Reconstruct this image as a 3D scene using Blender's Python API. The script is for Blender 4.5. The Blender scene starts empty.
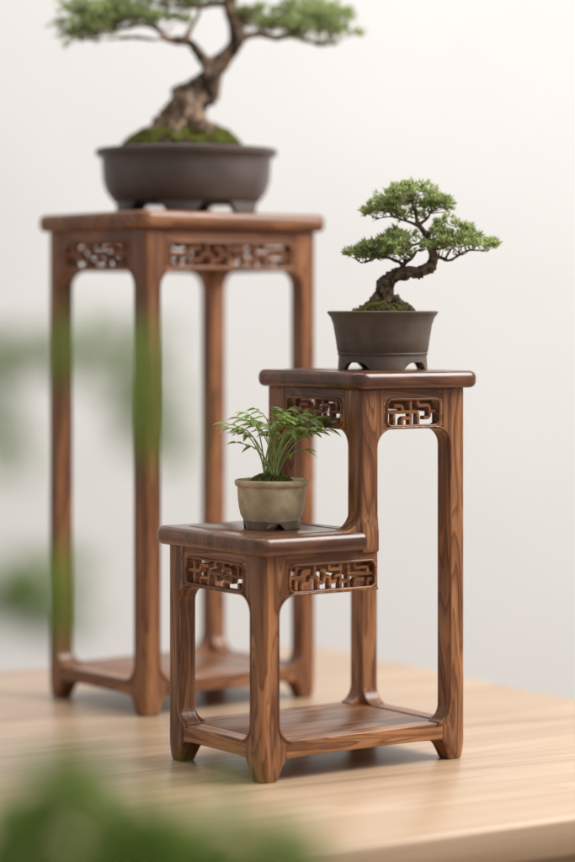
import bpy, bmesh, math, random
from mathutils import Vector, Matrix, noise

MM = 0.001
R = math.radians
C = bpy.context.scene.collection
S = bpy.context.scene

# ------------------------------------------------------------------ camera
cam_d = bpy.data.cameras.new('camera')
cam = bpy.data.objects.new('camera', cam_d); C.objects.link(cam)
cam.location = (0, -2.5, 0.473)
cam.rotation_euler = (R(90), 0, 0)
cam_d.sensor_fit = 'HORIZONTAL'; cam_d.sensor_width = 36
cam_d.lens = 156.5
cam_d.shift_y = -0.207
cam_d.clip_start = 0.05; cam_d.clip_end = 100
cam_d.dof.use_dof = True
cam_d.dof.focus_distance = 2.60
cam_d.dof.aperture_fstop = 2.9
S.camera = cam

# ------------------------------------------------------------------ light
w = bpy.data.worlds.new('World'); S.world = w; w.use_nodes = True
bg = w.node_tree.nodes['Background']
bg.inputs[0].default_value = (0.98, 0.985, 1.0, 1)
bg.inputs[1].default_value = 0.45

def area(name, loc, target, size, size_y, power, color):
    l = bpy.data.lights.new(name, 'AREA'); l.shape = 'RECTANGLE'
    l.size = size; l.size_y = size_y; l.energy = power; l.color = color
    o = bpy.data.objects.new(name, l); C.objects.link(o)
    o.location = loc
    o.rotation_euler = (Vector(target) - Vector(loc)).to_track_quat('-Z', 'Y').to_euler()
    return o
area('window_light', (1.95, 0.15, 2.15), (0, 0.25, 0.15), 1.4, 1.8, 110, (1.0, 0.98, 0.955))
area('wall_fill', (-0.6, 0.9, 3.3), (0.1, 2.6, 0.5), 2.6, 1.0, 48, (1.0, 0.992, 0.98))  # added fill lamp, not a fixture in the room; brightens the back wall

S.view_settings.view_transform = 'Standard'
S.view_settings.look = 'None'
S.view_settings.exposure = 0.0
S.view_settings.gamma = 1.0

# ------------------------------------------------------------------ materials
def new_mat(name):
    m = bpy.data.materials.new(name); m.use_nodes = True
    nt = m.node_tree
    return m, nt, nt.nodes['Principled BSDF'], nt.links

def node(nt, typ, **kw):
    n = nt.nodes.new(typ)
    for k, v in kw.items(): setattr(n, k, v)
    return n

def ramp(nt, stops):
    r = nt.nodes.new('ShaderNodeValToRGB')
    e = r.color_ramp.elements
    e[0].position, e[0].color = stops[0][0], (*stops[0][1], 1)
    e[1].position, e[1].color = stops[-1][0], (*stops[-1][1], 1)
    for p, c in stops[1:-1]:
        x = e.new(p); x.color = (*c, 1)
    return r

def math_n(nt, op, a, b=None):
    n = nt.nodes.new('ShaderNodeMath'); n.operation = op
    for i, v in enumerate((a, b)):
        if v is None: continue
        if isinstance(v, (int, float)): n.inputs[i].default_value = v
        else: nt.links.new(v, n.inputs[i])
    return n.outputs[0]

def wood(name, axis, dark, mid, light, across=78.0, along=7.5, rings=6.0, rough=0.36, coat=0.14, ringmix=0.50, fib=0.50, seed=0.0, tone=0.35):
    m, nt, bs, L = new_mat(name)
    tc = node(nt, 'ShaderNodeTexCoord')
    oi = node(nt, 'ShaderNodeObjectInfo')
    add = node(nt, 'ShaderNodeVectorMath', operation='MULTIPLY_ADD')
    L.new(oi.outputs['Random'], add.inputs[0]); add.inputs[1].default_value = (3.1, 5.7, 4.3)
    L.new(tc.outputs['Object'], add.inputs[2])
    sc = [across] * 3; sc['XYZ'.index(axis)] = along
    mp = node(nt, 'ShaderNodeMapping'); mp.inputs['Scale'].default_value = sc
    mp.inputs['Location'].default_value = (seed, seed * 1.7, seed * .6)
    L.new(add.outputs[0], mp.inputs[0])
    n1 = node(nt, 'ShaderNodeTexNoise'); n1.inputs['Scale'].default_value = 0.55
    n1.inputs['Detail'].default_value = 1.6; n1.inputs['Distortion'].default_value = 0.55
    n1.inputs['Roughness'].default_value = 0.42
    L.new(mp.outputs[0], n1.inputs['Vector'])
    ring = math_n(nt, 'MULTIPLY', n1.outputs['Fac'], rings * 2)
    fr_ = math_n(nt, 'FRACT', ring)
    saw = math_n(nt, 'SUBTRACT', 1.0, math_n(nt, 'POWER', fr_, 3.5))
    pp = math_n(nt, 'MINIMUM', saw, math_n(nt, 'ADD', math_n(nt, 'MULTIPLY', fr_, 7.0), 0.0))
    slow = math_n(nt, 'PINGPONG', math_n(nt, 'MULTIPLY', ring, 0.37), 0.5)
    sharp = math_n(nt, 'ADD', math_n(nt, 'MULTIPLY', pp, 0.55), math_n(nt, 'MULTIPLY', slow, 0.9))
    # fibre
    sc2 = [across * 13] * 3; sc2['XYZ'.index(axis)] = along * 5
    mp2 = node(nt, 'ShaderNodeMapping'); mp2.inputs['Scale'].default_value = sc2
    L.new(add.outputs[0], mp2.inputs[0])
    n2 = node(nt, 'ShaderNodeTexNoise'); n2.inputs['Scale'].default_value = 1.0
    n2.inputs['Detail'].default_value = 3.0
    L.new(mp2.outputs[0], n2.inputs['Vector'])
    # broad tone
    sc3 = [across * .45] * 3; sc3['XYZ'.index(axis)] = along * .7
    mp3 = node(nt, 'ShaderNodeMapping'); mp3.inputs['Scale'].default_value = sc3
    mp3.inputs['Location'].default_value = (7.3, 1.1, 3.2)
    L.new(add.outputs[0], mp3.inputs[0])
    n3 = node(nt, 'ShaderNodeTexNoise'); n3.inputs['Scale'].default_value = 1.0; n3.inputs['Detail'].default_value = 2.0
    n3.inputs['Distortion'].default_value = 0.8
    L.new(mp3.outputs[0], n3.inputs['Vector'])
    f = math_n(nt, 'MULTIPLY', sharp, ringmix)
    f2 = math_n(nt, 'MULTIPLY', n2.outputs['Fac'], fib)
    f3 = math_n(nt, 'MULTIPLY', n3.outputs['Fac'], tone * 2)
    tot = math_n(nt, 'ADD', math_n(nt, 'ADD', f, f2), f3)
    tot = math_n(nt, 'DIVIDE', tot, ringmix + fib + tone * 1.35)
    rp = ramp(nt, [(0.22, dark), (0.42, tuple(.45 * a + .55 * b for a, b in zip(dark, mid))), (0.58, mid), (0.84, light)])
    L.new(tot, rp.inputs[0])
    # per-board tone
    hsv = node(nt, 'ShaderNodeHueSaturation')
    v = math_n(nt, 'ADD', math_n(nt, 'MULTIPLY', oi.outputs['Random'], 0.22), 0.89)
    L.new(v, hsv.inputs['Value']); L.new(rp.outputs[0], hsv.inputs['Color'])
    L.new(hsv.outputs[0], bs.inputs['Base Color'])
    rr = math_n(nt, 'ADD', math_n(nt, 'MULTIPLY', n2.outputs['Fac'], 0.16), rough - .08)
    L.new(rr, bs.inputs['Roughness'])
    bs.inputs['Coat Weight'].default_value = coat; bs.inputs['Coat Roughness'].default_value = 0.22
    bs.inputs['Specular IOR Level'].default_value = 0.45
    bmp = node(nt, 'ShaderNodeBump'); bmp.inputs['Strength'].default_value = 0.12; bmp.inputs['Distance'].default_value = 0.0006
    L.new(n2.outputs['Fac'], bmp.inputs['Height']); L.new(bmp.outputs[0], bs.inputs['Normal'])
    return m

WD, WM, WL = (0.024, 0.008, 0.004), (0.168, 0.062, 0.022), (0.470, 0.212, 0.086)
WAL = {a: wood('walnut_' + a.lower(), a, WD, WM, WL) for a in 'XYZ'}
WD2, WM2, WL2 = (0.035, 0.011, 0.005), (0.185, 0.068, 0.026), (0.400, 0.178, 0.074)
WAB = {a: wood('rosewood_' + a.lower(), a, WD2, WM2, WL2, seed=4.0) for a in 'XYZ'}
TOPW = wood('walnut_top', 'X', (0.026, 0.009, 0.005), (0.105, 0.036, 0.016), (0.270, 0.108, 0.046), across=30, along=7, rings=3.2, ringmix=.35, seed=2.2, rough=.30, coat=.4, tone=.45)
OAK = wood('pale_oak', 'X', (0.275, 0.172, 0.100), (0.450, 0.305, 0.190), (0.565, 0.400, 0.268), across=24, along=1.6, rings=5, rough=0.38, coat=0.2, ringmix=0.5, fib=0.42, tone=0.35)

def plain(name, c1, c2, scale, rough, bump=0.0, bdist=0.001, detail=4, coat=0.0, lo=.35, hi=.65):
    m, nt, bs, L = new_mat(name)
    tc = node(nt, 'ShaderNodeTexCoord')
    n = node(nt, 'ShaderNodeTexNoise'); n.inputs['Scale'].default_value = scale; n.inputs['Detail'].default_value = detail
    L.new(tc.outputs['Object'], n.inputs['Vector'])
    rp = ramp(nt, [(lo, c1), (hi, c2)]); L.new(n.outputs['Fac'], rp.inputs[0])
    L.new(rp.outputs[0], bs.inputs['Base Color'])
    bs.inputs['Roughness'].default_value = rough
    bs.inputs['Coat Weight'].default_value = coat
    if bump:
        n2 = node(nt, 'ShaderNodeTexNoise'); n2.inputs['Scale'].default_value = scale * 3; n2.inputs['Detail'].default_value = 6
        L.new(tc.outputs['Object'], n2.inputs['Vector'])
        b = node(nt, 'ShaderNodeBump'); b.inputs['Strength'].default_value = bump; b.inputs['Distance'].default_value = bdist
        L.new(n2.outputs['Fac'], b.inputs['Height']); L.new(b.outputs[0], bs.inputs['Normal'])
    return m

PLASTER = plain('painted_plaster', (0.785, 0.78, 0.77), (0.83, 0.825, 0.815), 1.6, 0.9, 0.08, 0.002)
FLOORM = plain('floor_boards', (0.30, 0.22, 0.16), (0.38, 0.29, 0.21), 5, 0.5)
CLAY_BROWN = plain('brown_clay', (0.110, 0.080, 0.060), (0.145, 0.108, 0.082), 60, 0.55, 0.15, 0.0006)
CLAY_PLUM = plain('plum_brown_clay', (0.085, 0.062, 0.055), (0.120, 0.090, 0.080), 25, 0.42, 0.10, 0.001)
CLAY_BEIGE = plain('beige_clay', (0.470, 0.355, 0.205), (0.640, 0.510, 0.320), 70, 0.60, 0.3, 0.0006)
CLAY_DARK = plain('dark_glaze', (0.120, 0.082, 0.050), (0.215, 0.155, 0.098), 80, 0.45)
SOIL = plain('soil', (0.028, 0.018, 0.010), (0.085, 0.055, 0.032), 300, 0.95, 0.8, 0.002)
BARK = plain('bark', (0.030, 0.019, 0.011), (0.250, 0.170, 0.105), 150, 0.9, 1.0, 0.0025, 8, lo=.36, hi=.62)
BARK_B = plain('pale_bark', (0.040, 0.026, 0.018), (0.460, 0.310, 0.210), 55, 0.85, 1.0, 0.004, 8, lo=.38, hi=.62)
STEM = plain('green_stem', (0.24, 0.33, 0.07), (0.42, 0.50, 0.16), 60, 0.5)

def leafmat(name, c1, c2, c3, trans=0.35, rough=0.42):
    m, nt, bs, L = new_mat(name)
    g = node(nt, 'ShaderNodeNewGeometry')
    tc = node(nt, 'ShaderNodeTexCoord')
    n = node(nt, 'ShaderNodeTexNoise'); n.inputs['Scale'].default_value = 45; n.inputs['Detail'].default_value = 2
    L.new(tc.outputs['Object'], n.inputs['Vector'])
    mix = math_n(nt, 'ADD', math_n(nt, 'MULTIPLY', g.outputs['Random Per Island'], 0.6), math_n(nt, 'MULTIPLY', n.outputs['Fac'], 0.4))
    rp = ramp(nt, [(0.12, c1), (0.5, c2), (0.88, c3)]); L.new(mix, rp.inputs[0])
    L.new(rp.outputs[0], bs.inputs['Base Color']); bs.inputs['Roughness'].default_value = rough
    tr = node(nt, 'ShaderNodeBsdfTranslucent')
    hs = node(nt, 'ShaderNodeHueSaturation'); hs.inputs['Saturation'].default_value = 1.15; hs.inputs['Value'].default_value = 1.5
    hs.inputs['Hue'].default_value = 0.485
    L.new(rp.outputs[0], hs.inputs['Color']); L.new(hs.outputs[0], tr.inputs[0])
    mx = node(nt, 'ShaderNodeMixShader'); mx.inputs[0].default_value = trans
    L.new(bs.outputs[0], mx.inputs[1]); L.new(tr.outputs[0], mx.inputs[2])
    out = nt.nodes['Material Output']; L.new(mx.outputs[0], out.inputs[0])
    return m
LEAF_MID = leafmat('juniper_leaf', (0.150, 0.195, 0.085), (0.330, 0.400, 0.180), (0.560, 0.630, 0.360), 0.45)
LEAF_BG = leafmat('pine_needle', (0.170, 0.220, 0.105), (0.350, 0.420, 0.210), (0.520, 0.590, 0.340), 0.45)
LEAF_SM = leafmat('glossy_leaf', (0.120, 0.190, 0.040), (0.250, 0.350, 0.085), (0.430, 0.530, 0.180), 0.35, 0.35)
LEAF_FG = leafmat('soft_leaf', (0.120, 0.215, 0.045), (0.215, 0.335, 0.080), (0.330, 0.460, 0.130), 0.4)
MOSS = leafmat('moss', (0.085, 0.090, 0.018), (0.270, 0.290, 0.065), (0.480, 0.500, 0.150), 0.15, 0.8)

# ------------------------------------------------------------------ helpers
def link(name, bm, mat, parent=None, smooth=True, bevel=0.0, autosm=None, normals=True):
    if normals: bmesh.ops.recalc_face_normals(bm, faces=bm.faces)
    me = bpy.data.meshes.new(name)
    bm.to_mesh(me); bm.free()
    me.transform(Matrix.Scale(MM, 4))
    me.materials.append(mat)
    if smooth:
        me.polygons.foreach_set('use_smooth', [True] * len(me.polygons))
        if autosm: me.set_sharp_from_angle(angle=R(autosm))
    o = bpy.data.objects.new(name, me); C.objects.link(o)
    if parent: o.parent = parent
    if bevel:
        b = o.modifiers.new('bevel', 'BEVEL'); b.width = bevel * MM; b.segments = 2
        b.limit_method = 'ANGLE'; b.angle_limit = R(40); b.harden_normals = False
    return o

def thing(name, label, cat, loc=(0, 0, 0), rz=0, group=None):
    o = bpy.data.objects.new(name, None); C.objects.link(o)
    o.empty_display_size = .02
    o.location = loc; o.rotation_euler = (0, 0, rz)
    o['label'] = label; o['category'] = cat
    if group: o['group'] = group
    return o

def bake(o, mods):
    """apply a list of (type, settings) modifiers to o's mesh, keeping its material"""
    for t, kw in mods:
        m = o.modifiers.new(t, t)
        for k, v in kw.items(): setattr(m, k, v)
    dg = bpy.context.evaluated_depsgraph_get(); dg.update()
    me = bpy.data.meshes.new_from_object(o.evaluated_get(dg))
    mat = o.data.materials[0]
    o.modifiers.clear(); o.data = me
    me.materials.clear(); me.materials.append(mat)
    me.polygons.foreach_set('use_smooth', [True] * len(me.polygons))
    return o

def loft(bm, loops, cap=True, closed=True):
    vs = [[bm.verts.new(p) for p in lp] for lp in loops]
    n = len(vs[0])
    for i in range(len(vs) - 1):
        for j in range(n if closed else n - 1):
            k = (j + 1) % n
            bm.faces.new((vs[i][j], vs[i][k], vs[i + 1][k], vs[i + 1][j]))
    if cap:
        bm.faces.new(vs[0][::-1]); bm.faces.new(vs[-1])
    return vs

def frame_map(o, da, db):
    return lambda a, b, z: (o[0] + da[0] * a + db[0] * b, o[1] + da[1] * a + db[1] * b, z)

def prism(bm, F, poly, b0, b1):
    loft(bm, [[F(a, b0, z) for a, z in poly], [F(a, b1, z) for a, z in poly]])

def box(bm, x0, x1, y0, y1, z0, z1):
    loft(bm, [[(x0, y0, z), (x1, y0, z), (x1, y1, z), (x0, y1, z)] for z in (z0, z1)])

def rrect(x0, x1, y0, y1, r, nc=6, ns=1):
    """rounded rectangle; r may be 4 radii in the order (x1,y0),(x1,y1),(x0,y1),(x0,y0)"""
    rs = [r] * 4 if isinstance(r, (int, float)) else r
    cs = [(x1 - rs[0], y0 + rs[0], -90, rs[0]), (x1 - rs[1], y1 - rs[1], 0, rs[1]), (x0 + rs[2], y1 - rs[2], 90, rs[2]), (x0 + rs[3], y0 + rs[3], 180, rs[3])]
    out = []
    for cx, cy, a0, rr in cs:
        for i in range(nc + 1):
            a = R(a0 + 90 * i / nc)
            out.append((cx + rr * math.cos(a), cy + rr * math.sin(a)))
    return out

def arc(cx, cz, r, a0, a1, n=8):
    return [(cx + r * math.cos(R(a0 + (a1 - a0) * i / n)), cz + r * math.sin(R(a0 + (a1 - a0) * i / n))) for i in range(n + 1)]

def tube(bm, pts, rad, seg=8, closed=False, flat=None, F=None, cap=True):
    """sweep a round (or superelliptic) section along points; rad number or list.  flat=(normal_vec, ratio)"""
    P = [Vector(p) for p in pts]; n = len(P)
    rads = rad if isinstance(rad, list) else [rad] * n
    prev = None; loops = []
    for i in range(n):
        if closed: t = P[(i + 1) % n] - P[i - 1]
        else: t = P[min(i + 1, n - 1)] - P[max(i - 1, 0)]
        if t.length < 1e-9: t = Vector((0, 0, 1))
        t.normalize()
        if flat: up = Vector(flat[0])
        elif prev is None: up = Vector((0, 0, 1)) if abs(t.z) < .9 else Vector((1, 0, 0))
        else: up = prev
        sx = t.cross(up)
        if sx.length < 1e-6: sx = t.orthogonal()
        sx.normalize(); sy = sx.cross(t).normalized()
        prev = sy
        rt = flat[1] if flat else 1.0
        lp = []
        for k in range(seg):
            a = 2 * math.pi * (k + .5) / seg
            c, s_ = math.cos(a), math.sin(a)
            if flat:
                c = math.copysign(abs(c) ** .32, c); s_ = math.copysign(abs(s_) ** .32, s_)
            lp.append(P[i] + sx * c * rads[i] + sy * s_ * rads[i] * rt)
        loops.append(lp)
    if closed:
        loops.append(loops[0])
        vs = [[bm.verts.new(p) for p in lp] for lp in loops[:-1]]; vs.append(vs[0])
        for i in range(n):
            for j in range(seg):
                k = (j + 1) % seg
                bm.faces.new((vs[i][j], vs[i][k], vs[i + 1][k], vs[i + 1][j]))
    else: loft(bm, loops, cap=cap)

def chaikin(p, it=2):
    for _ in range(it):
        q = [p[0]]
        for a, b in zip(p, p[1:]):
            q.append(tuple(.75 * x + .25 * y for x, y in zip(a, b)))
            q.append(tuple(.25 * x + .75 * y for x, y in zip(a, b)))
        q.append(p[-1]); p = q
    return p

def lathe(bm, prof, seg=72, sy=1.0):
    loops = [[(r * math.cos(2 * math.pi * k / seg), sy * r * math.sin(2 * math.pi * k / seg), z) for k in range(seg)] for r, z in prof]
    loft(bm, loops)

# ------------------------------------------------------------------ setting
bm = bmesh.new(); box(bm, -6000, 6000, 2600, 2700, -760, 3600)
o = link('wall', bm, PLASTER, smooth=False); o['kind'] = 'structure'
bm = bmesh.new(); box(bm, -6000, 6000, -5000, 2600, -800, -750)
o = link('floor', bm, FLOORM, smooth=False); o['kind'] = 'structure'

# table: x axis along its long front edge, origin at the near right corner of the top
TPH = R(32)
tab = thing('table', 'pale oak table with a thick plain top under both plant stands', 'table', (0.645, 0.076, 0), TPH + math.pi)
bm = bmesh.new()
prof = [(0, -34), (1.2, -34), (3, -33), (4, -31), (4, -4), (3.2, -1.6), (1.6, -.4), (0, 0)]
loops = []
for d, z in [(3, -36), (1, -35.4), (0, -34), (0, -3.5), (.8, -1.2), (2.8, 0)]:
    loops.append([(x, y, z) for x, y in rrect(d, 2000 - d, -1150 + d, -d, 12 - d, 5)])
loft(bm, loops)
link('tabletop', bm, OAK, tab, autosm=50)
bm = bmesh.new(); box(bm, 70, 1930, -1080, -70, -120, -36.5)
link('apron', bm, OAK, tab, smooth=False, bevel=2)
for x in (80, 1860):
    for y in (-1070, -140):
        bm = bmesh.new(); loft(bm, [[(x + a * s + 30, y + b * s + 30, z) for a, b in ((-1, -1), (1, -1), (1, 1), (-1, 1))] for s, z in ((22, -749), (33, -120.5))])
        link('leg', bm, OAK, tab, smooth=False, bevel=3)

# ------------------------------------------------------------------ stands
def leg_mesh(parent, mats, O, da, db, s, ztop, Rf, op_a, op_b, foot=True, zst=(22, 40), voxel=0.85, flare=None, z0=None, label=None, skirt=0):
    """one carved leg: a rounded post with brackets that sweep into apron and stretcher on both sides"""
    F = frame_map(O, da, db)
    G = frame_map(O, db, da)
    bm = bmesh.new()
    def sect(z, i, e, ro=6.5 if foot else 3.0):
        # i = inset of outer faces, e = inner extent
        return [F(a, b, z) for a, b in rrect(i, e, i, e, [2.5, 2.5, 2.5, ro], 5)]
    base = z0 if z0 is not None else zst[0]
    loft(bm, [sect(z, 0, s) for z in (base, base + 30, ztop)])
    if foot:
        loft(bm, [sect(z, i, e) for z, i, e in ((0, 2.8, s - 1.5), (1.5, 1.8, s - .5), (8, .8, s + 1.5), (15, .2, s + 4), (20, 0, s + 8), (zst[1] - 3, 0, s + 8))])
    for Fm, op in ((F, op_a), (G, op_b)):
        if op is None: continue
        win = s + 8
        lo, hi = op
        if foot: poly = [(6, zst[0]), (s + 6, zst[0]), (win, zst[0] + 1.5)]
        else: poly = [(6, base), (s, base)]
        if lo is not None:
            if foot: poly += [(win, lo)]
            poly += arc(s + Rf, lo + Rf, Rf, 270, 180)
        poly += arc(s + Rf, hi - Rf, Rf, 180, 90)
        poly += [(win, hi), (win, ztop), (6, ztop)]
        prism(bm, Fm, poly, .6, s - 1.5)
    if flare:
        zf, Rl = flare
        poly = [(6, zf - 3), (-Rl, zf - 3), (-Rl, zf)] + arc(-Rl, zf + Rl, Rl, 270, 360)[1:] + [(6, zf + Rl)]
        prism(bm, F, poly, 0.4, s - .6)
        if skirt:
            poly = [(6, base), (-skirt + 1.5, base), (-skirt, base + 2), (-skirt, zf - 6)] + [(-skirt + (skirt + 1.2) * (.5 - .5 * math.cos(math.pi * k / 10)), zf - 6 + 34 * k / 10) for k in range(1, 11)] + [(6, zf + 28)]
            prism(bm, G, poly, 0.5, s - .3)
    o = link('leg', bm, mats['Z'], parent)
    bake(o, [('REMESH', dict(mode='VOXEL', voxel_size=voxel * MM)), ('SMOOTH', dict(factor=0.5, iterations=4))])
    if label: o['label'] = label
    return o

def board(parent, mats, axis, F, a0, a1, z0, z1, b0, b1, name, arch=0.0, bevel=0.9):
    bm = bmesh.new(); n = 24
    poly = []
    for i in range(n + 1):
        t = i / n
        q = 0.0
        if arch: q = arch * min(1, math.sin(math.pi * t) * 2.2)
        poly.append((a0 + (a1 - a0) * t, z0 + q))
    poly += [(a1, z1), (a0, z1)]
    prism(bm, F, poly, b0, b1)
    return link(name, bm, mats[axis], parent, bevel=bevel, autosm=35)

PAT_LONG = [
    [(0, 2.1), (2.7, 2.1), (2.7, 3.1), (4.4, 3.1)], [(1.4, 0), (1.4, 2.1)], [(1.4, 4), (1.4, 3.1)],
    [(2.7, 0), (2.7, 1.1), (4.5, 1.1), (4.5, 2.1), (6.1, 2.1), (6.1, 0)], [(5.4, 4), (5.4, 2.1)],
    [(6.1, 1.1), (7.4, 1.1), (7.4, 3.1), (6.5, 3.1)], [(7.4, 2.1), (8.6, 2.1), (8.6, 0)],
    [(8.4, 4), (8.4, 3.1), (10.9, 3.1)], [(8.6, 1.1), (9.8, 1.1), (9.8, 2.1), (10.9, 2.1)],
    [(10.9, 0), (10.9, 4)], [(12.6, 4), (12.6, 0)], [(10.9, 1.1), (12.6, 1.1)],
    [(12.6, 2.1), (18, 2.1)], [(14, 3.1), (16.8, 3.1), (16.8, 2.1)], [(14, 4), (14, 3.1)], [(13.9, 0), (13.9, 1.1), (16.0, 1.1)], [(16.8, 0), (16.8, 1.1), (18, 1.1)]]
PAT_SHORT = [
    [(0, 2.1), (3.4, 2.1), (3.4, 3.1), (1.6, 3.1)], [(1.6, 2.1), (1.6, 0)], [(3.4, 0), (3.4, 1.1), (5.2, 1.1)],
    [(3.4, 2.1), (6.8, 2.1), (6.8, 0)], [(5.2, 4), (5.2, 0)], [(6.8, 3.1), (9.3, 3.1), (9.3, 1.1), (8.1, 1.1)], [(6.8, 4), (6.8, 3.1)],
    [(9.3, 2.1), (11, 2.1)]]
PAT_LEFT = [
    [(0, 2.1), (2.6, 2.1), (2.6, 3.1), (4.4, 3.1)], [(1.3, 0), (1.3, 4)], [(2.6, 0), (2.6, 1.1), (4.4, 1.1)],
    [(4.4, 0), (4.4, 2.1), (7.6, 2.1), (7.6, 4)], [(6, 4), (6, 3.1)], [(6, 2.1), (6, .9)], [(7.6, 0), (7.6, 1.1), (9.3, 1.1)],
    [(7.6, 3.1), (9.3, 3.1), (9.3, 1.1)], [(9.3, 2.1), (12, 2.1)], [(10.7, 0), (10.7, 1.1)], [(10.7, 4), (10.7, 2.1)]]

def fillet(p, r=.6, n=4):
    """round the corners of a polyline with a small fixed radius"""
    q = [p[0]]
    for a, b, c in zip(p, p[1:], p[2:]):
        va, vc = Vector(a) - Vector(b), Vector(c) - Vector(b)
        ra = min(r, va.length * .45, vc.length * .45)
        A, B, Cc = Vector(b) + va.normalized() * ra, Vector(b), Vector(b) + vc.normalized() * ra
        for i in range(n + 1):
            t = i / n
            q.append(tuple(A * (1 - t) ** 2 + B * 2 * t * (1 - t) + Cc * t * t))
    q.append(p[-1]); return q

def apron(parent, mats, axis, F, a0, a1, z0, z1, h0, h1, pat, patw, t=10, bar=2.0, zh=(5.5, 12), flip=False, label=None, frame=True):
    """a board with a long pierced window, its raised rim, and the openwork carving that fills it"""
    zb, zt = z0 + zh[0] * .72, z1 - zh[1]
    bm = bmesh.new()
    outer = rrect(a0, a1, z0, z1, .05, 5)
    inner = rrect(h0, h1, zb, zt, 5.5, 5)
    lo = [[F(a, b, z) for a, z in lp] for lp, b in ((outer, 1.4), (inner, 1.4), (inner, 1.4 + t), (outer, 1.4 + t))]
    vs = [[bm.verts.new(p) for p in lp] for lp in lo]
    n = len(outer)
    for i in range(4):
        A, B = vs[i], vs[(i + 1) % 4]
        for j in range(n):
            k = (j + 1) % n
            bm.faces.new((A[j], A[k], B[k], B[j]))
    ap = link('apron', bm, mats[axis], parent, bevel=.7, autosm=35)
    if label: ap['label'] = label
    # raised rim
    bm = bmesh.new()
    rim = rrect(h0 - 1.1, h1 + 1.1, zb - .8, zt + 1.1, 6.5, 6)
    tube(bm, [F(a, 1.2, z) for a, z in rim], 1.45, 8, closed=True)
    link('rim_moulding', bm, mats[axis], ap)
    bm = bmesh.new()
    W, H = h1 - h0, zt - zb
    nv = Vector(F(0, 1, 0)) - Vector(F(0, 0, 0))
    for k, pl in enumerate(pat):
        q = fillet([(p[0], p[1]) for p in pl])
        pts = []
        for x, y in q:
            x = x / patw
            if flip: x = 1 - x
            pts.append(F(h0 + x * W, 6.6 + .05 * (k % 5), zb + y / 4 * H))
        tube(bm, pts, bar, 8, flat=(nv, 1.9))
    link('openwork_carving', bm, mats[axis], ap, autosm=35)
    return ap

def bead(parent, mats, F, pts, closed=False, r=1.25, b=.4):
    bm = bmesh.new()
    tube(bm, [F(a, b, z) for a, z in pts], r, 8, closed=closed)
    return link('bead_moulding', bm, mats['Z'], parent)

def slab(parent, mat, outline, z0, z1, name='tabletop', r=8.0):
    """slab with bullnose edge: outline is a smooth closed list of points, counter-clockwise"""
    n = len(outline)
    nrm = []
    for i in range(n):
        t = Vector(outline[(i + 1) % n]) - Vector(outline[i - 1])
        t.normalize(); nrm.append(Vector((-t.y, t.x)))
    H = z1 - z0
    bm = bmesh.new(); loops = []
    for k in range(15):
        f = k / 14
        z = z0 + H * (0.5 - 0.5 * math.cos(math.pi * f))
        q = abs(2 * (z - z0) / H - 1)
        d = r * (1 - (max(0, 1 - q ** 2.6)) ** (1 / 2.0)) * .85
        loops.append([(p[0] + m.x * d, p[1] + m.y * d, z) for p, m in zip(outline, nrm)])
    loft(bm, loops)
    return link(name, bm, mat, parent, autosm=60)

def shelf_parts(st, mats, U, V, s, zst, faces):
    FF, FL, FB, FR_ = faces
    w_ = s + 8
    z0, z1 = zst
    board(st, mats, 'X', FF, w_, U - w_, z0, z1, .8, s - 1, 'stretcher', arch=1.5)
    board(st, mats, 'X', FB, w_, U - w_, z0, z1, .8, s - 1, 'stretcher', arch=1.5)
    board(st, mats, 'Y', FL, w_, V - w_, z0, z1, .8, s - 1, 'stretcher', arch=1.5)
    board(st, mats, 'Y', FR_, w_, V - w_, z0, z1, .8, s - 1, 'stretcher', arch=1.5)
    bm = bmesh.new()
    i = s + 1.4
    loops = [[(x, y, z) for x, y in rrect(i + d - 1.5, U - i - d + 1.5, i + d - 3.6, V - i - d + 3.6, 3, 3)] for d, z in ((1.6, z1 - 10), (1.6, z1 - 1.2), (2.3, z1 - .5))]
    loft(bm, loops)
    link('shelf_panel', bm, mats['X'], st, autosm=40)
    bm = bmesh.new()
    box(bm, s - 3, U - s + 3, s - 3, V - s + 3, z1 - 14, z1 - 10.5)
    link('shelf_batten', bm, mats['Y'], st, smooth=False)

# ---------- front stepped stand
TH = R(35)
U, V, s = 262.0, 177.0, 22.0
ZS = (22, 40); A0, A1 = 186, 228; L1 = 247; B0, B1 = 351, 393; T1 = 411
UT = 123.0
st = thing('stepped_plant_stand', 'small two-level walnut plant stand in sharp focus, low step in front of a taller tier', 'plant stand', (-0.0255, 0, 0), TH)
W = WAL
FF = frame_map((0, 0), (1, 0), (0, 1)); FL = frame_map((0, 0), (0, 1), (1, 0))
FB = frame_map((0, V), (1, 0), (0, -1)); FR_ = frame_map((U, 0), (0, 1), (-1, 0))
FT = frame_map((UT, 0), (0, 1), (1, 0))
RF = 19
leg_mesh(st, W, (0, 0), (1, 0), (0, 1), s, A1, RF, (ZS[1], A0), (ZS[1], A0))
leg_mesh(st, W, (0, V), (1, 0), (0, -1), s, A1, RF, (ZS[1], A0), (ZS[1], A0))
leg_mesh(st, W, (U, 0), (-1, 0), (0, 1), s, B1, RF, (ZS[1], B0), (ZS[1], B0))
leg_mesh(st, W, (U, V), (-1, 0), (0, -1), s, B1, RF, (ZS[1], B0), (ZS[1], B0))
leg_mesh(st, W, (UT, -.8), (1, 0), (0, 1), s, B1, RF, (None, B0), (L1, B0), foot=False, z0=A1 - 3, flare=(L1, 24), skirt=2.2, label='short upper leg rising from the edge of the low step')
leg_mesh(st, W, (UT, V - 8), (1, 0), (0, -1), s, B1, RF, (None, B0), (L1, B0), foot=False, z0=L1 - 1, flare=(L1, 17))
shelf_parts(st, W, U, V, s, ZS, (FF, FL, FB, FR_))
w_ = s + 8
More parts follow.
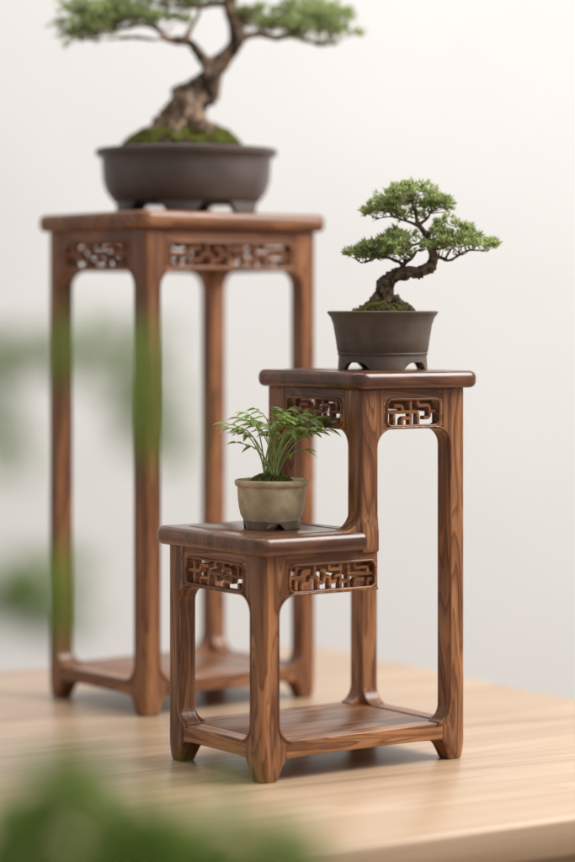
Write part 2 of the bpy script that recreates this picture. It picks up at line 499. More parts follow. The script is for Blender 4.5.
# low aprons
apron(st, W, 'X', FF, w_, UT + s + .5, A0, A1, 36, UT + s - 3.5, PAT_LONG, 18)
apron(st, W, 'Y', FL, w_, V - w_, A0, A1, 36, V - 36, PAT_LEFT, 12, flip=True)
apron(st, W, 'X', FB, w_, UT + s + .5, A0, A1, 36, UT + s - 3.5, PAT_LONG, 18)
board(st, W, 'Y', frame_map((UT + s, 0), (0, 1), (-1, 0)), 13, V - 13, A0 + 12, A1, .6, 12, 'end_rail')
# tall aprons
apron(st, W, 'X', FF, UT + w_, U - w_, B0, B1, UT + 36, U - 36, PAT_SHORT, 11)
apron(st, W, 'Y', FT, w_, V - 8 - w_, B0, B1, 36, V - 8 - 36, PAT_LEFT, 12, flip=True)
apron(st, W, 'X', FB, UT + w_, U - w_, B0, B1, UT + 36, U - 36, PAT_SHORT, 11)
board(st, W, 'Y', FR_, w_, V - w_, B0 + 15, B1, 1, 12, 'end_rail')
# beads round the openings
e = -1.6
def opening(x0, x1, z0, z1, r):
    return [(a, z) for a, z in rrect(x0 + e, x1 - e, z0 + e, z1 - e, r, 8)]
def half_beads(par, mats, F, L, sz, z0, z1, r_):
    left = [(L / 2, z1 - e)] + arc(sz + r_, z1 - r_, r_ - e, 90, 180) + arc(sz + r_, z0 + r_, r_ - e, 180, 262)
    bead(par, mats, F, left); bead(par, mats, F, [(L - a, z) for a, z in left])
half_beads(st, W, FL, V, s, ZS[1], A0, RF)
pts = [(UT + s, A0 - e)] + arc(s + RF, A0 - RF, RF - e, 90, 180) + arc(s + RF, ZS[1] + RF, RF - e, 180, 262)
bead(st, W, FF, pts)
pts = arc(U - s - RF, ZS[1] + RF, RF - e, 278, 360) + arc(U - s - RF, B0 - RF, RF - e, 0, 90) \
    + arc(UT + s + RF, B0 - RF, RF - e, 90, 180) + [(UT + s + e, A1 + .5)]
bead(st, W, FF, pts)
bead(st, W, FT, opening(s, V - 8 - s, L1 + 1.2, B0, RF), True)
# low top (its bullnose dies into the upper leg) and tall top
ov = 12
def loft_pts(p): return p
ol = []
for cx, cy, a0 in ((-ov + 15, V + ov - 15, 90), (-ov + 15, -ov + 15, 180)):
    ol += [(cx + 15 * math.cos(R(a0 + 9 * i)), cy + 15 * math.sin(R(a0 + 9 * i))) for i in range(11)]
ol += [(40, -ov), (80, -ov)]
ol += [(UT - 3 + 5 * math.sin(R(a)), -ov + 5 - 5 * math.cos(R(a))) for a in range(0, 91, 15)]
ol += [(UT + 2.3, -3), (UT + 3.2, .8), (UT + s - 1.5, .8), (UT + s - .2, 2)]
ol += [(UT + s, 60), (UT + s, V - 6), (UT + s - 1.5, V - 2), (UT + 1, V - .5), (UT - 2, V + 1)]
ol += [(UT - 10 + 8 * math.cos(R(a)), V + ov - 8 + 8 * math.sin(R(a))) for a in range(15, 91, 15)]
slab(st, TOPW, ol, A1, L1, 'low_tabletop')
slab(st, TOPW, rrect(UT - ov, U + ov, -ov, V + ov - 10, 15, 10), B1, T1, 'high_tabletop')
for x0, x1, z in ((14, UT - 20, L1), (UT + 14, U - 14, T1)):
    bm = bmesh.new()
    loft(bm, [[(x, y, zz) for x, y in rrect(x0 + d, x1 - d, 16 + d, V - 20 - d, 2, 3)] for d, zz in ((0, z - 2), (0, z + .15), (.5, z + .5))])
    link('inset_panel', bm, TOPW, st, autosm=40)

# ---------- tall background stand
TB = R(38)
U2, V2, s2 = 256.0, 210.0, 23.0
D0, D1, D2 = 523, 571, 592
sb = thing('tall_plant_stand', 'tall square walnut plant stand out of focus at the back left, carrying the largest bonsai', 'plant stand', (-0.166, 0.412, 0), TB)
GF = frame_map((0, 0), (1, 0), (0, 1)); GL = frame_map((0, 0), (0, 1), (1, 0))
GB = frame_map((0, V2), (1, 0), (0, -1)); GR = frame_map((U2, 0), (0, 1), (-1, 0))
for O, da, db in (((0, 0), (1, 0), (0, 1)), ((0, V2), (1, 0), (0, -1)), ((U2, 0), (-1, 0), (0, 1)), ((U2, V2), (-1, 0), (0, -1))):
    leg_mesh(sb, WAB, O, da, db, s2, D1, 22, (ZS[1], D0), (ZS[1], D0), voxel=1.3)
shelf_parts(sb, WAB, U2, V2, s2, ZS, (GF, GL, GB, GR))
w2 = s2 + 8
for F_, L_, ax, pat, pw in ((GF, U2, 'X', PAT_LONG, 18), (GL, V2, 'Y', PAT_LEFT, 12), (GB, U2, 'X', PAT_LONG, 18), (GR, V2, 'Y', PAT_LEFT, 12)):
    apron(sb, WAB, ax, F_, w2, L_ - w2, D0, D1, w2 + 8, L_ - w2 - 8, pat, pw, bar=2.3, zh=(6, 16))
half_beads(sb, WAB, GF, U2, s2, ZS[1], D0, 22)
half_beads(sb, WAB, GL, V2, s2, ZS[1], D0, 22)
slab(sb, WAB['X'], rrect(-11, U2 + 11, -11, V2 + 11, 14, 10), D1, D2)

# ------------------------------------------------------------------ pots
def pot(parent, mat, prof, foot_r, foot_h, nfeet, sy=1.0, phase=0.0, foot_mat=None, gap=.55, th=5, hi=.7):
    bm = bmesh.new(); lathe(bm, prof, 96, sy)
    p = link('pot', bm, mat, parent, autosm=40)
    n = 192
    for q in range(nfeet):
        bm = bmesh.new(); lo = []
        a_mid = phase + 2 * math.pi * q / nfeet
        half = math.pi / nfeet
        m = 28
        for i in range(m + 1):
            t = -1 + 2 * i / m
            a = a_mid + half * t
            x = abs(t)
            if x < 1 - gap: zb = 0.0
            else:
                u_ = (x - (1 - gap)) / gap
                zb = foot_h * hi * math.sin(min(1, u_ * 1.6) * math.pi / 2)
            top = foot_h + 1
            ro, ri = foot_r, foot_r - th
            fl = 1.0 if x < 1 - gap else 0
            c_, s_ = math.cos(a), math.sin(a) * sy
            lo.append([(ri * c_, ri * s_, zb), ((ro + .8 * fl) * c_, (ro + .8 * fl) * s_, zb), (ro * c_, ro * s_, top), (ri * c_, ri * s_, top)])
        loft(bm, lo)
        link('foot', bm, foot_mat or mat, p, autosm=40, bevel=.4)
    return p

def tuft(bm, P, D, n, ln, wd, spread, rnd, droop=0.0):
    """a cluster of small pointed leaves sprouting from P around direction D"""
    D = Vector(D).normalized()
    ax = D.orthogonal().normalized(); ay = D.cross(ax)
    for i in range(n):
        a = rnd.uniform(0, 2 * math.pi); sp = spread * math.sqrt(rnd.random())
        d = (D + (ax * math.cos(a) + ay * math.sin(a)) * sp).normalized()
        l = ln * rnd.uniform(.6, 1.15); w_ = wd * rnd.uniform(.75, 1.2)
        side = d.cross(Vector((rnd.uniform(-1, 1), rnd.uniform(-1, 1), rnd.uniform(-1, 1)))).normalized()
        up = side.cross(d)
        p0 = P + d * (l * .06)
        pm = P + d * (l * .5) + up * w_ * .25
        pe = P + d * l + Vector((0, 0, -droop * l))
        v = [bm.verts.new(x) for x in (p0, pm - side * w_ * .5 + up * w_ * .2, pm, pm + side * w_ * .5 + up * w_ * .2, pe)]
        bm.faces.new((v[0], v[1], v[2])); bm.faces.new((v[0], v[2], v[3]))
        bm.faces.new((v[1], v[4], v[2])); bm.faces.new((v[2], v[4], v[3]))

def moss_patch(parent, rx, ry, z, h, rnd, n=900, soil_r=None, gap=0.0, mat=MOSS, off=(0, 0), ln=2.6):
    """domed soil with moss: one soil mesh, one moss mesh"""
    bm = bmesh.new(); seg = 40; loops = []
    for k in range(9):
        f = k / 8
        rr = math.cos(f * math.pi / 2) if k < 8 else .02
        loops.append([(off[0] + rx * rr * math.cos(2 * math.pi * j / seg), off[1] + ry * rr * math.sin(2 * math.pi * j / seg),
                       z + h * math.sin(f * math.pi / 2) * (1 + .6 * noise.noise(Vector((math.cos(2 * math.pi * j / seg) * 2.2, math.sin(2 * math.pi * j / seg) * 2.2, f * 3 + z))))) for j in range(seg)])
    loft(bm, loops)
    link('soil', bm, SOIL, parent)
    bm = bmesh.new()
    for _ in range(n):
        a = rnd.uniform(0, 2 * math.pi); r_ = math.sqrt(rnd.random()) * .98
        x, y = rx * r_ * math.cos(a), ry * r_ * math.sin(a)
        if noise.noise(Vector((x * .06, y * .06, 3))) < -0.22 + gap: continue
        fz = math.asin(math.sqrt(max(0, 1 - r_ * r_))) / (math.pi / 2)
        zz = z + h * math.sqrt(max(0, 1 - r_ * r_)) * (1.02 + .6 * noise.noise(Vector((math.cos(a) * 2.2, math.sin(a) * 2.2, fz * 3 + z))))
        tuft(bm, Vector((off[0] + x, off[1] + y, zz)), (x / rx * .6, y / ry * .6, 1), 6, ln, ln * .42, .9, rnd)
    return link('moss', bm, mat, parent, smooth=False, normals=False)

def spline(pts, sub=5):
    """Catmull-Rom through (x,y,z,r)"""
    P = [pts[0]] + list(pts) + [pts[-1]]; out = []
    for i in range(1, len(P) - 2):
        for k in range(sub):
            t = k / sub
            out.append(tuple(.5 * (2 * b + (c - a) * t + (2 * a - 5 * b + 4 * c - d) * t * t + (3 * b - a - 3 * c + d) * t ** 3)
                             for a, b, c, d in zip(P[i - 1], P[i], P[i + 1], P[i + 2])))
    out.append(tuple(P[-2])); return out

def tree_wood(parent, limbs, mat, voxel, rough, name='trunk', gn=0.08):
    bm = bmesh.new()
    for lb in limbs:
        q = spline(lb, 5)
        tube(bm, [p[:3] for p in q], [max(.35, p[3]) for p in q], 12)
    for v in bm.verts: pass
    o = link(name, bm, mat, parent)
    bake(o, [('REMESH', dict(mode='VOXEL', voxel_size=voxel * MM)), ('SMOOTH', dict(factor=0.5, iterations=2))])
    me = o.data
    nr = [v.normal.copy() for v in me.vertices]
    for v, n_ in zip(me.vertices, nr):
        c = v.co / MM
        k = noise.fractal(Vector((c.x * gn, c.y * gn, c.z * gn * .5)), .6, 2.2, 4)
        k2 = noise.noise(Vector((c.x * gn * .45 + 9, c.y * gn * .45, c.z * gn * .25)))
        thick = 1.0 / (1 + math.exp(-(cutz[0] - c.z) / cutz[1]))
        v.co += n_ * (k * rough + k2 * rough * 1.1) * thick * MM
    return o
cutz = [100, 20]

def twigs(bm, src, dst, rnd, r=.55, kink=4):
    a, b = Vector(src), Vector(dst)
    m1 = a.lerp(b, .35) + Vector((rnd.uniform(-1, 1), rnd.uniform(-1, 1), rnd.uniform(-.9, .3))) * kink
    m2 = a.lerp(b, .7) + Vector((rnd.uniform(-1, 1), rnd.uniform(-1, 1), rnd.uniform(-.6, .6))) * kink * .7
    q = spline([(*a, r * 1.5), (*m1, r * 1.1), (*m2, r * .8), (*b, r * .4)], 3)
    tube(bm, [p[:3] for p in q], [p[3] for p in q], 5)

def crown(parent, pads, limbs, rnd, tufts, blades, ln, wd, leaf, bark, twr=.5, twn=12, name='foliage', up=.7, low=-.35):
    """pads: (x,y,z, rx,ry,rz).  leaves in small tufts spread through each flattened pad, twigs feed them from the nearest limb"""
    bmL, bmT = bmesh.new(), bmesh.new()
    lp = [Vector(p[:3]) for lb in limbs for p in spline(lb, 5)[2:]]
    tot = sum(p[3] * p[4] for p in pads)
    for (x, y, z, rx, ry, rz) in pads:
        c = Vector((x, y, z))
        n = int(tufts * rx * ry / tot)
        # sub-clumps so that the pad has lobes and gaps
        cl = []
        for _ in range(max(5, int(n / 14))):
            a = rnd.uniform(0, 2 * math.pi); q = math.sqrt(rnd.random())
            cl.append(c + Vector((rx * q * math.cos(a), ry * q * math.sin(a), rz * (1 - q * q * .9) * rnd.uniform(.1, .75) - rz * .25)))
        near = sorted(lp, key=lambda p: (p - (c - Vector((0, 0, rz)))).length)[:6]
        for k, cc in enumerate(cl):
            base = min(near, key=lambda p: (p - cc).length)
            twigs(bmT, base, cc - Vector((0, 0, rz * .25)), rnd, twr, kink=rx * .12)
            sub = max(rx, ry) * .23
            for _ in range(max(1, n // len(cl))):
                v = Vector((rnd.gauss(0, 1), rnd.gauss(0, 1), rnd.gauss(0, .62)))
                if v.length > 2.1: v *= 2.1 / v.length
                p = cc + v * sub * .52
                d = v * .55 + Vector(((p.x - x) / rx * .5, (p.y - y) / ry * .5, up)) + Vector((rnd.uniform(-.4, .4), rnd.uniform(-.4, .4), 0))
                tuft(bmL, p, d, blades, ln * rnd.uniform(.8, 1.15), wd, .75, rnd)
                if rnd.random() < .25: twigs(bmT, cc - Vector((0, 0, rz * .25)), p, rnd, twr * .5, kink=1)
    f = link(name, bmL, leaf, parent, smooth=False, normals=False)
    t = link('twigs', bmT, bark, parent)
    return f

GRP = 'bonsai trees in clay pots on the two stands'
# ---------- bonsai on the high tier
rnd = random.Random(11)
pm = thing('potted_bonsai', 'small bonsai in a brown flared pot on the high tier of the front stand', 'bonsai', (0.1020, 0.180, 0.4116))
K = 1.072
X = lambda px: (px - 383) * K
Z = lambda py: (368.6 - py) * K
prof = [(.01, 12), (44, 12), (46.5, 12.5), (47.6, 15), (48.6, 17.2), (47.6, 18.4), (48.6, 19.4), (50.5, 33), (53, 48), (55.6, 55.5), (58.3, 59), (59.4, 60.3), (59.5, 61.6), (58.3, 62.4), (56.5, 62.2), (54.4, 58.5), (52.5, 54.5), (.01, 54)]
pot(pm, CLAY_BROWN, prof, 47.2, 13.5, 4, phase=R(-86), gap=.5, hi=.58)
moss_patch(pm, 36, 33, 55, 15, rnd, 1500, gap=.1, off=(1, 0), ln=2.3)
bm = bmesh.new(); lathe(bm, [(.01, 53), (52.8, 53), (52.8, 58), (45, 59.5), (.01, 60)], 48)
link('soil', bm, SOIL, pm)
LM = [
    [(X(384), 0, Z(312), 12), (X(386), 0, Z(300), 10.5), (X(384), 1, Z(290), 9.5), (X(388), 2, Z(281), 8.8), (X(397), 1, Z(275), 7.8), (X(409), -1, Z(271.5), 7.0),
     (X(421), -2, Z(271), 6.6), (X(431), -1, Z(265), 6.2), (X(434), 0, Z(256), 5.4), (X(431), 2, Z(246), 4.4), (X(428), 3, Z(237), 3.6), (X(423), 3, Z(229), 3.0), (X(418), 2, Z(222), 2.4), (X(416), 1, Z(212), 1.8), (X(411), 0, Z(198), 1.0)],
    [(X(400), 0, Z(276), 4.5), (X(402), -4, Z(268), 3.2), (X(404), -8, Z(263), 2.4), (X(412), -10, Z(257), 1.8), (X(417), -8, Z(250), 1.2)],
    [(X(404), -5, Z(265), 2.4), (X(398), -9, Z(261), 1.9), (X(386), -10, Z(257), 1.5), (X(374), -8, Z(258), 1.1), (X(364), -5, Z(262), .8), (X(357), -3, Z(260), .5)],
    [(X(432), 0, Z(258), 3.0), (X(440), -4, Z(257), 2.4), (X(449), -7, Z(260), 1.9), (X(458), -8, Z(255), 1.5), (X(468), -7, Z(250), 1.1), (X(480), -5, Z(250), .7)],
    [(X(445), -6, Z(259), 1.6), (X(450), -6, Z(250), 1.2), (X(455), -5, Z(245), .8)],
    [(X(428), 2, Z(238), 2.4), (X(434), 4, Z(228), 1.7), (X(441), 6, Z(224), 1.2), (X(447), 7, Z(221), .8)],
    [(X(419), 2, Z(224), 2.2), (X(426), 0, Z(219), 1.8), (X(430), -2, Z(213), 1.3), (X(427), -3, Z(205), .9)],
    [(X(420), 2, Z(226), 2.2), (X(412), 3, Z(222), 1.8), (X(403), 4, Z(219), 1.4), (X(394), 4, Z(216), 1.1), (X(382), 3, Z(217), .8), (X(372), 2, Z(221), .5)],
    [(X(425), 2, Z(240), 2.2), (X(418), 8, Z(243), 1.5), (X(405), 14, Z(246), 1.1), (X(388), 16, Z(246), .7)],
    [(X(430), 2, Z(248), 2.2), (X(440), 10, Z(248), 1.6), (X(452), 16, Z(244), 1.1)],
]
for k in range(7):   # surface roots
    a = k * .9 + .3
    LM.append([(X(385), 0, Z(296), 7), (X(385) + 12 * math.cos(a), 11 * math.sin(a), Z(301), 5), (X(386) + 22 * math.cos(a + .1), 20 * math.sin(a + .1), Z(307), 3.2), (X(386) + 31 * math.cos(a + .2), 29 * math.sin(a + .2), Z(313), 1.8)])
LM = [[(x, y, z, q * (.95 if i == 0 and z > Z(292) else .9)) for x, y, z, q in lb] for i, lb in enumerate(LM)]
cutz[0], cutz[1] = 108, 7
trk = tree_wood(pm, LM, BARK, .7, 3.0, gn=.24)
bm = bmesh.new()   # moss creeping up the trunk base
for _ in range(900):
    i = rnd.randrange(len(trk.data.vertices)); v = trk.data.vertices[i]
    c = v.co / MM
    if c.z > Z(283) or rnd.random() > (Z(279) - c.z) / 20: continue
    if noise.noise(c * .12) < -.05: continue
    tuft(bm, c, v.normal + Vector((0, 0, .6)), 5, 2.0, .9, .9, rnd)
link('trunk_moss', bm, MOSS, pm, smooth=False, normals=False)
PM = [(X(412), 0, Z(192), 32, 24, 12), (X(386), 2, Z(209), 23, 20, 8), (X(427), -2, Z(201), 22, 20, 10), (X(402), 0, Z(201), 26, 22, 9), (X(437), 2, Z(207), 14, 12, 7),
      (X(364), -4, Z(251), 17, 18, 8), (X(374), -4, Z(249), 21, 20, 9), (X(388), -6, Z(245), 24, 22, 11), (X(405), -4, Z(241), 22, 20, 10), (X(418), -8, Z(246), 12, 12, 7),
      (X(455), -3, Z(241), 24, 22, 11), (X(476), -4, Z(243), 21, 18, 9), (X(440), 0, Z(245), 14, 14, 8), (X(449), 6, Z(222), 12, 12, 7), (X(465), 2, Z(234), 18, 16, 8)]
PM += [(X(400), 2, Z(233), 18, 16, 7), (X(380), -2, Z(239), 20, 16, 7), (X(372), 0, Z(255), 20, 14, 6), (X(396), -8, Z(252), 22, 14, 7), (X(414), 2, Z(214), 16, 12, 6), (X(462), 2, Z(228), 14, 12, 6), (X(437), 3, Z(232), 15, 12, 8)]
PM = [(a, b, c, d * 1.04, e * 1.0, f * 1.45) for a, b, c, d, e, f in PM]
crown(pm, PM, LM[:10], rnd, 1950, 7, 8.0, 1.8, LEAF_MID, BARK, .5)

# ---------- large bonsai on the tall stand
rnd = random.Random(5)
pb = thing('potted_bonsai', 'largest bonsai, in a wide shallow dark pot on the tall back stand', 'bonsai', (-0.1235, 0.555, 0.5925))
K = 1.222
X = lambda px: (px - 187) * K
Z = lambda py: (213 - py) * K
prof = [(.01, 12), (80, 12), (88, 14), (91, 17), (98, 27), (102, 40), (103, 56), (103.5, 66), (105, 69), (109.5, 70.5), (111, 73), (111, 77.5), (109.5, 79), (104, 79), (101, 72), (.01, 70)]
pot(pb, CLAY_PLUM, prof, 87, 19, 6, phase=R(-92), gap=.6, hi=.85, th=8)
bm = bmesh.new(); lathe(bm, [(.01, 70), (101.5, 70), (101, 75), (.01, 77)], 48); link('soil', bm, SOIL, pb)
moss_patch(pb, 74, 66, 78, 22, rnd, 3000, gap=.0, off=(-4, 0), ln=5)
LB = [
    [(X(182), 0, Z(140), 27), (X(181), 0, Z(126), 25), (X(187), 0, Z(112), 23), (X(195), 3, Z(98), 21), (X(205), 2, Z(86), 17), (X(213), 0, Z(74), 13), (X(221), -2, Z(62), 10.5), (X(230), -2, Z(52), 9.5), (X(237), 0, Z(41), 9),
     (X(237), 2, Z(25), 8.5), (X(231), 3, Z(8), 8), (X(229), 3, Z(-8), 7), (X(222), 2, Z(-28), 6), (X(212), 1, Z(-48), 4.5), (X(206), 0, Z(-75), 2.5)],
    [(X(218), 0, Z(66), 7), (X(208), -6, Z(62), 5.8), (X(199), -10, Z(52), 5), (X(190), -12, Z(42), 4.4), (X(177), -14, Z(40), 4), (X(167), -14, Z(38), 3.6), (X(157), -12, Z(28), 3), (X(142), -10, Z(24), 2.5), (X(122), -8, Z(28), 2), (X(95), -6, Z(26), 1.4), (X(70), -5, Z(30), .9)],
    [(X(186), -12, Z(41), 3.4), (X(192), -14, Z(28), 2.6), (X(199), -14, Z(15), 2.2), (X(202), -12, Z(0), 1.6)],
    [(X(165), -13, Z(38), 2.6), (X(155), -20, Z(40), 2), (X(135), -24, Z(38), 1.6), (X(112), -24, Z(40), 1.2), (X(88), -22, Z(41), .8)],
    [(X(237), 0, Z(42), 6), (X(248), -8, Z(36), 4.5), (X(262), -12, Z(34), 3.8), (X(276), -12, Z(38), 3), (X(292), -12, Z(36), 2.4), (X(312), -10, Z(42), 1.8), (X(332), -8, Z(44), 1)],
    [(X(235), 2, Z(20), 5), (X(252), 10, Z(15), 3.8), (X(272), 16, Z(16), 2.8), (X(300), 20, Z(14), 2), (X(325), 20, Z(18), 1.2)],
    [(X(230), 3, Z(2), 4.5), (X(212), 12, Z(2), 3.2), (X(190), 20, Z(4), 2.4), (X(160), 24, Z(2), 1.6)],
    [(X(228), 3, Z(-12), 4), (X(245), 4, Z(-24), 3), (X(268), 6, Z(-30), 2)],
    [(X(220), 2, Z(-30), 4), (X(200), 0, Z(-34), 2.6), (X(170), 0, Z(-38), 1.6)],
]
for k in range(7):
    a = k * .9
    LB.append([(X(184), 0, Z(118), 16), (X(184) + 26 * math.cos(a), 24 * math.sin(a), Z(126), 10), (X(184) + 50 * math.cos(a), 44 * math.sin(a), Z(138), 6), (X(184) + 64 * math.cos(a), 56 * math.sin(a), Z(150), 3)])
LB = [[(x, y, z, q * 1.12) for x, y, z, q in lb] for lb in LB]
cutz[0], cutz[1] = 185, 20
tree_wood(pb, LB, BARK_B, 1.3, 7.5, gn=.075)
PB = [(X(165), -6, Z(16), 28, 26, 10), (X(258), 0, Z(20), 22, 24, 9), (X(80), -5, Z(20), 44, 36, 20), (X(112), -12, Z(12), 40, 34, 16), (X(140), -8, Z(14), 26, 30, 13), (X(98), 8, Z(4), 48, 40, 16), (X(75), -12, Z(32), 26, 24, 8),
      (X(285), -4, Z(22), 42, 36, 17), (X(322), -6, Z(26), 40, 32, 16), (X(300), 12, Z(6), 52, 40, 16), (X(262), 10, Z(8), 24, 26, 10), (X(335), -2, Z(14), 28, 26, 12),
      (X(185), 16, Z(-8), 50, 40, 15), (X(160), 6, Z(-34), 55, 45, 20), (X(265), 4, Z(-32), 55, 45, 20), (X(210), 0, Z(-68), 60, 50, 22), (X(205), 0, Z(-90), 36, 34, 16)]
PB = [(a, b, c - 4, d * 1.05, e, f * 1.3) for a, b, c, d, e, f in PB]
crown(pb, PB, LB[:9], rnd, 2300, 7, 14, 2.1, LEAF_BG, BARK_B, .9)

# ---------- small leafy plant on the low step
rnd = random.Random(8)
ps = thing('potted_plant', 'little palm-leaved green plant in a cream round pot on the low step', 'potted plant', (-0.0165, 0.112, 0.2476))
K = 1.045
X = lambda px: (px - 272) * K
Z = lambda py: (531 - py) * K
prof = [(.01, 6), (27, 6), (29.5, 6.8), (30.2, 10), (32.6, 14), (34.2, 21), (35.4, 30), (35.9, 39), (35.6, 43.2), (37.6, 44), (38.6, 45.6), (39, 48), (38.4, 50), (36.8, 50.6), (35.2, 49.6), (34, 46), (.01, 45)]
pot(ps, CLAY_BEIGE, prof, 29.8, 8.4, 4, phase=R(52), foot_mat=CLAY_DARK, gap=.45, th=4)
bm = bmesh.new(); lathe(bm, [(.01, 44), (34.6, 44), (34.4, 47), (.01, 47.5)], 48); link('soil', bm, SOIL, ps)
moss_patch(ps, 22, 20, 46, 9, rnd, 1000, gap=-.1, ln=2.2)

def leaflet(bm, P, D, up, ln, wd, curl):
    D = Vector(D).normalized(); side = D.cross(up).normalized(); nn = side.cross(D)
    rows = []
    m = 7
    for i in range(m + 1):
        t = i / m
        wv = wd * .5 * (math.sin(math.pi * t ** .8) ** .8) * (1 - .25 * t) if 0 < t < 1 else .02
        c = P + D * ln * (t - .12 * curl * t * t) + Vector((0, 0, -curl * ln * t * t * .5))
        rows.append([bm.verts.new(c - side * wv + nn * wv * .35), bm.verts.new(c), bm.verts.new(c + side * wv + nn * wv * .35)])
    for a, b in zip(rows, rows[1:]):
        for k in (0, 1): bm.faces.new((a[k], a[k + 1], b[k + 1], b[k]))

# (tip x, tip y, depth, number of leaflets, leaf length)
fr = [(241, 433, -6, 8, 17), (229, 431, 4, 6, 15), (247, 416, -12, 7, 16), (255, 412, 8, 6, 14), (250, 428, 16, 6, 15), (262, 424, -18, 6, 15),
      (272, 411, 2, 7, 16), (283, 416, -14, 8, 16), (292, 411, 8, 8, 16), (301, 418, -8, 8, 17), (309, 415, 12, 8, 16), (318, 421, -2, 8, 17), (326, 426, 8, 7, 16),
      (296, 430, -20, 7, 16), (305, 452, -10, 4, 15), (276, 428, 20, 6, 15), (286, 426, -4, 6, 15), (314, 430, -16, 6, 15)]
bmS, bmL = bmesh.new(), bmesh.new()
fr += [(331, 432, -6, 7, 16), (326, 421, 6, 8, 17), (333, 427, 10, 6, 15), (317, 434, 6, 6, 15), (226, 426, -8, 7, 15), (240, 422, 6, 7, 16), (236, 446, 12, 6, 14), (266, 436, 18, 6, 14), (300, 436, 14, 7, 16), (310, 424, 22, 7, 16), (288, 420, -22, 7, 16)]
for i, (px, py, dy, nl, ll) in enumerate(fr):
    b = Vector((X(271) + rnd.uniform(-8, 8), rnd.uniform(-7, 7), 51))
    e_ = Vector((X(px), dy, Z(py)))
    h = e_.z - b.z
    m1 = b + Vector(((e_.x - b.x) * .16, (e_.y - b.y) * .16, h * .45))
    m2 = b + Vector(((e_.x - b.x) * .5, (e_.y - b.y) * .5, h * .85))
    q = spline([(*b, .8), (*m1, .7), (*m2, .55), (*e_, .38)], 6)
    tube(bmS, [p[:3] for p in q], [p[3] for p in q], 6)
    dirv = (e_ - m2).normalized()
    flat_d = Vector((dirv.x, dirv.y, 0))
    if flat_d.length < .2: flat_d = Vector((rnd.choice((-1, 1)), -.3, 0))
    flat_d.normalize()
    for k in range(nl):
        t = (k + .5) / nl
        j = int((1 - .34 * (1 - t)) * (len(q) - 1))
        P = Vector(q[j][:3])
        sd = 1 if k % 2 else -1
        a = sd * R(78 - 60 * t) + rnd.uniform(-.15, .15)
        d = Vector((flat_d.x * math.cos(a) - flat_d.y * math.sin(a), flat_d.x * math.sin(a) + flat_d.y * math.cos(a), rnd.uniform(-.25, .3)))
        up = Vector((rnd.uniform(-.3, .3), rnd.uniform(-.5, -.1), 1))
        leaflet(bmL, P, d, up, ll * rnd.uniform(.85, 1.15), 6.0 * rnd.uniform(.8, 1.15), rnd.uniform(.1, .8))
    leaflet(bmL, e_, flat_d + Vector((0, 0, .05)), Vector((0, -.3, 1)), ll, 4.6, rnd.uniform(.3, .9))
link('stems', bmS, STEM, ps)
link('leaves', bmL, LEAF_SM, ps, normals=False)

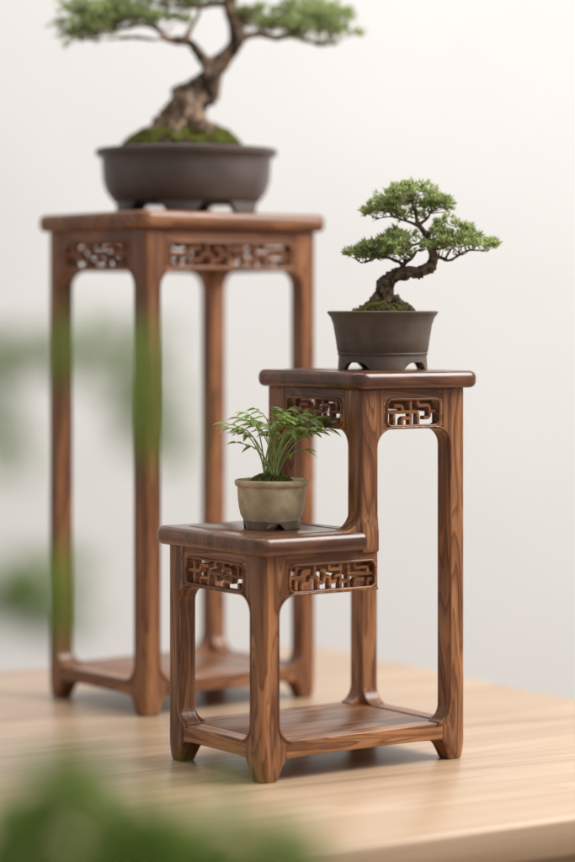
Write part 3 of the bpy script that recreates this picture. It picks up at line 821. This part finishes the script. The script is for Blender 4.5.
# ---------- sprigs of greenery close to the camera
rnd = random.Random(21)
ZF = 1.20
kf = ZF / 2.5
def FG(px, py, dz=0.0):
    return Vector(((px - 287.5) * kf, (ZF - 2.5) * 1000 + dz, 473 - (py - 312) * kf))
def sprig(label, stems, density, ln, wd, blades=8, spr=.9, jit=6):
    o = thing('foliage_sprig', label, 'foliage', (0, 0, 0))
    base = Vector(stems[0][0]) * MM
    o.location = base
    bmS, bmL = bmesh.new(), bmesh.new()
    for st_ in stems:
        pts = [(*(Vector(p) - base / MM), r) for p, r in zip(st_, [1.6 - 1.1 * i / (len(st_) - 1) for i in range(len(st_))])]
        q = spline(pts, 8)
        tube(bmS, [p[:3] for p in q], [max(.3, p[3]) for p in q], 6)
        for p, p2 in zip(q, q[1:]):
            t = (Vector(p2[:3]) - Vector(p[:3]))
            for _ in range(density if noise.noise(Vector(p[:3]) * .045 + Vector((4, 1, 7))) > -.12 else 1):
                c = Vector(p[:3]) + t * rnd.random() + Vector([rnd.gauss(0, jit) for _ in range(3)])
                tuft(bmL, c, t.normalized() * .6 + Vector((rnd.uniform(-1, 1), rnd.uniform(-1, 1), rnd.uniform(-.6, .8))), blades, ln, wd, spr, rnd)
    link('stem', bmS, STEM, o)
    link('leaves', bmL, LEAF_FG, o, smooth=False, normals=False)
    return o
sprig('blurred green sprig at mid height in front of the legs of the tall back stand',
      [[FG(-90, 330), FG(-20, 345, 10), FG(40, 362, 10), FG(100, 365, 0), FG(165, 385, -10)],
       [FG(-60, 335), FG(-10, 400, 20), FG(10, 460, 20)],
       [FG(40, 362, 10), FG(95, 335, 20), FG(150, 350, 30)],
       [FG(100, 365), FG(140, 410, 20), FG(155, 450, 20)]], 3, 15, 2.9, blades=6, jit=6)
sprig('small blurred green sprig at the left edge level with the low step',
      [[FG(-80, 570), FG(-10, 600, 10), FG(40, 612, 10), FG(68, 622, 0)], [FG(-10, 600, 10), FG(30, 580, 30), FG(62, 575, 40)]], 4, 14, 2.9, blades=6, jit=4)
sprig('dense blurred green foliage filling the bottom left corner in front of the table',
      [[FG(-60, 1100), FG(-20, 960), FG(10, 880, 10), FG(40, 820, 10), FG(70, 785, 0)],
       [FG(-60, 1100), FG(-40, 940, 30), FG(0, 850, 40), FG(10, 800, 30)],
       [FG(-60, 1100), FG(40, 960, 10), FG(110, 880, 10), FG(140, 840, 10), FG(150, 812, 0)],
       [FG(-60, 1100), FG(100, 970, -10), FG(190, 890, -10), FG(250, 860, -10), FG(300, 860, 0)],
       [FG(-60, 1100), FG(60, 960, 60), FG(80, 880, 60), FG(100, 825, 60)],
       [FG(-60, 1100), FG(120, 960, 60), FG(200, 870, 60), FG(225, 830, 50)],
       [FG(-60, 1100), FG(20, 930, 0), FG(35, 860, 0), FG(55, 800, 0)], [FG(-60, 1100), FG(90, 960, 0), FG(150, 880, 0), FG(200, 845, 0)], [FG(-60, 1100), FG(150, 980, 0), FG(230, 900, 0), FG(285, 850, 0)]], 5, 14, 2.9, blades=8, jit=8)
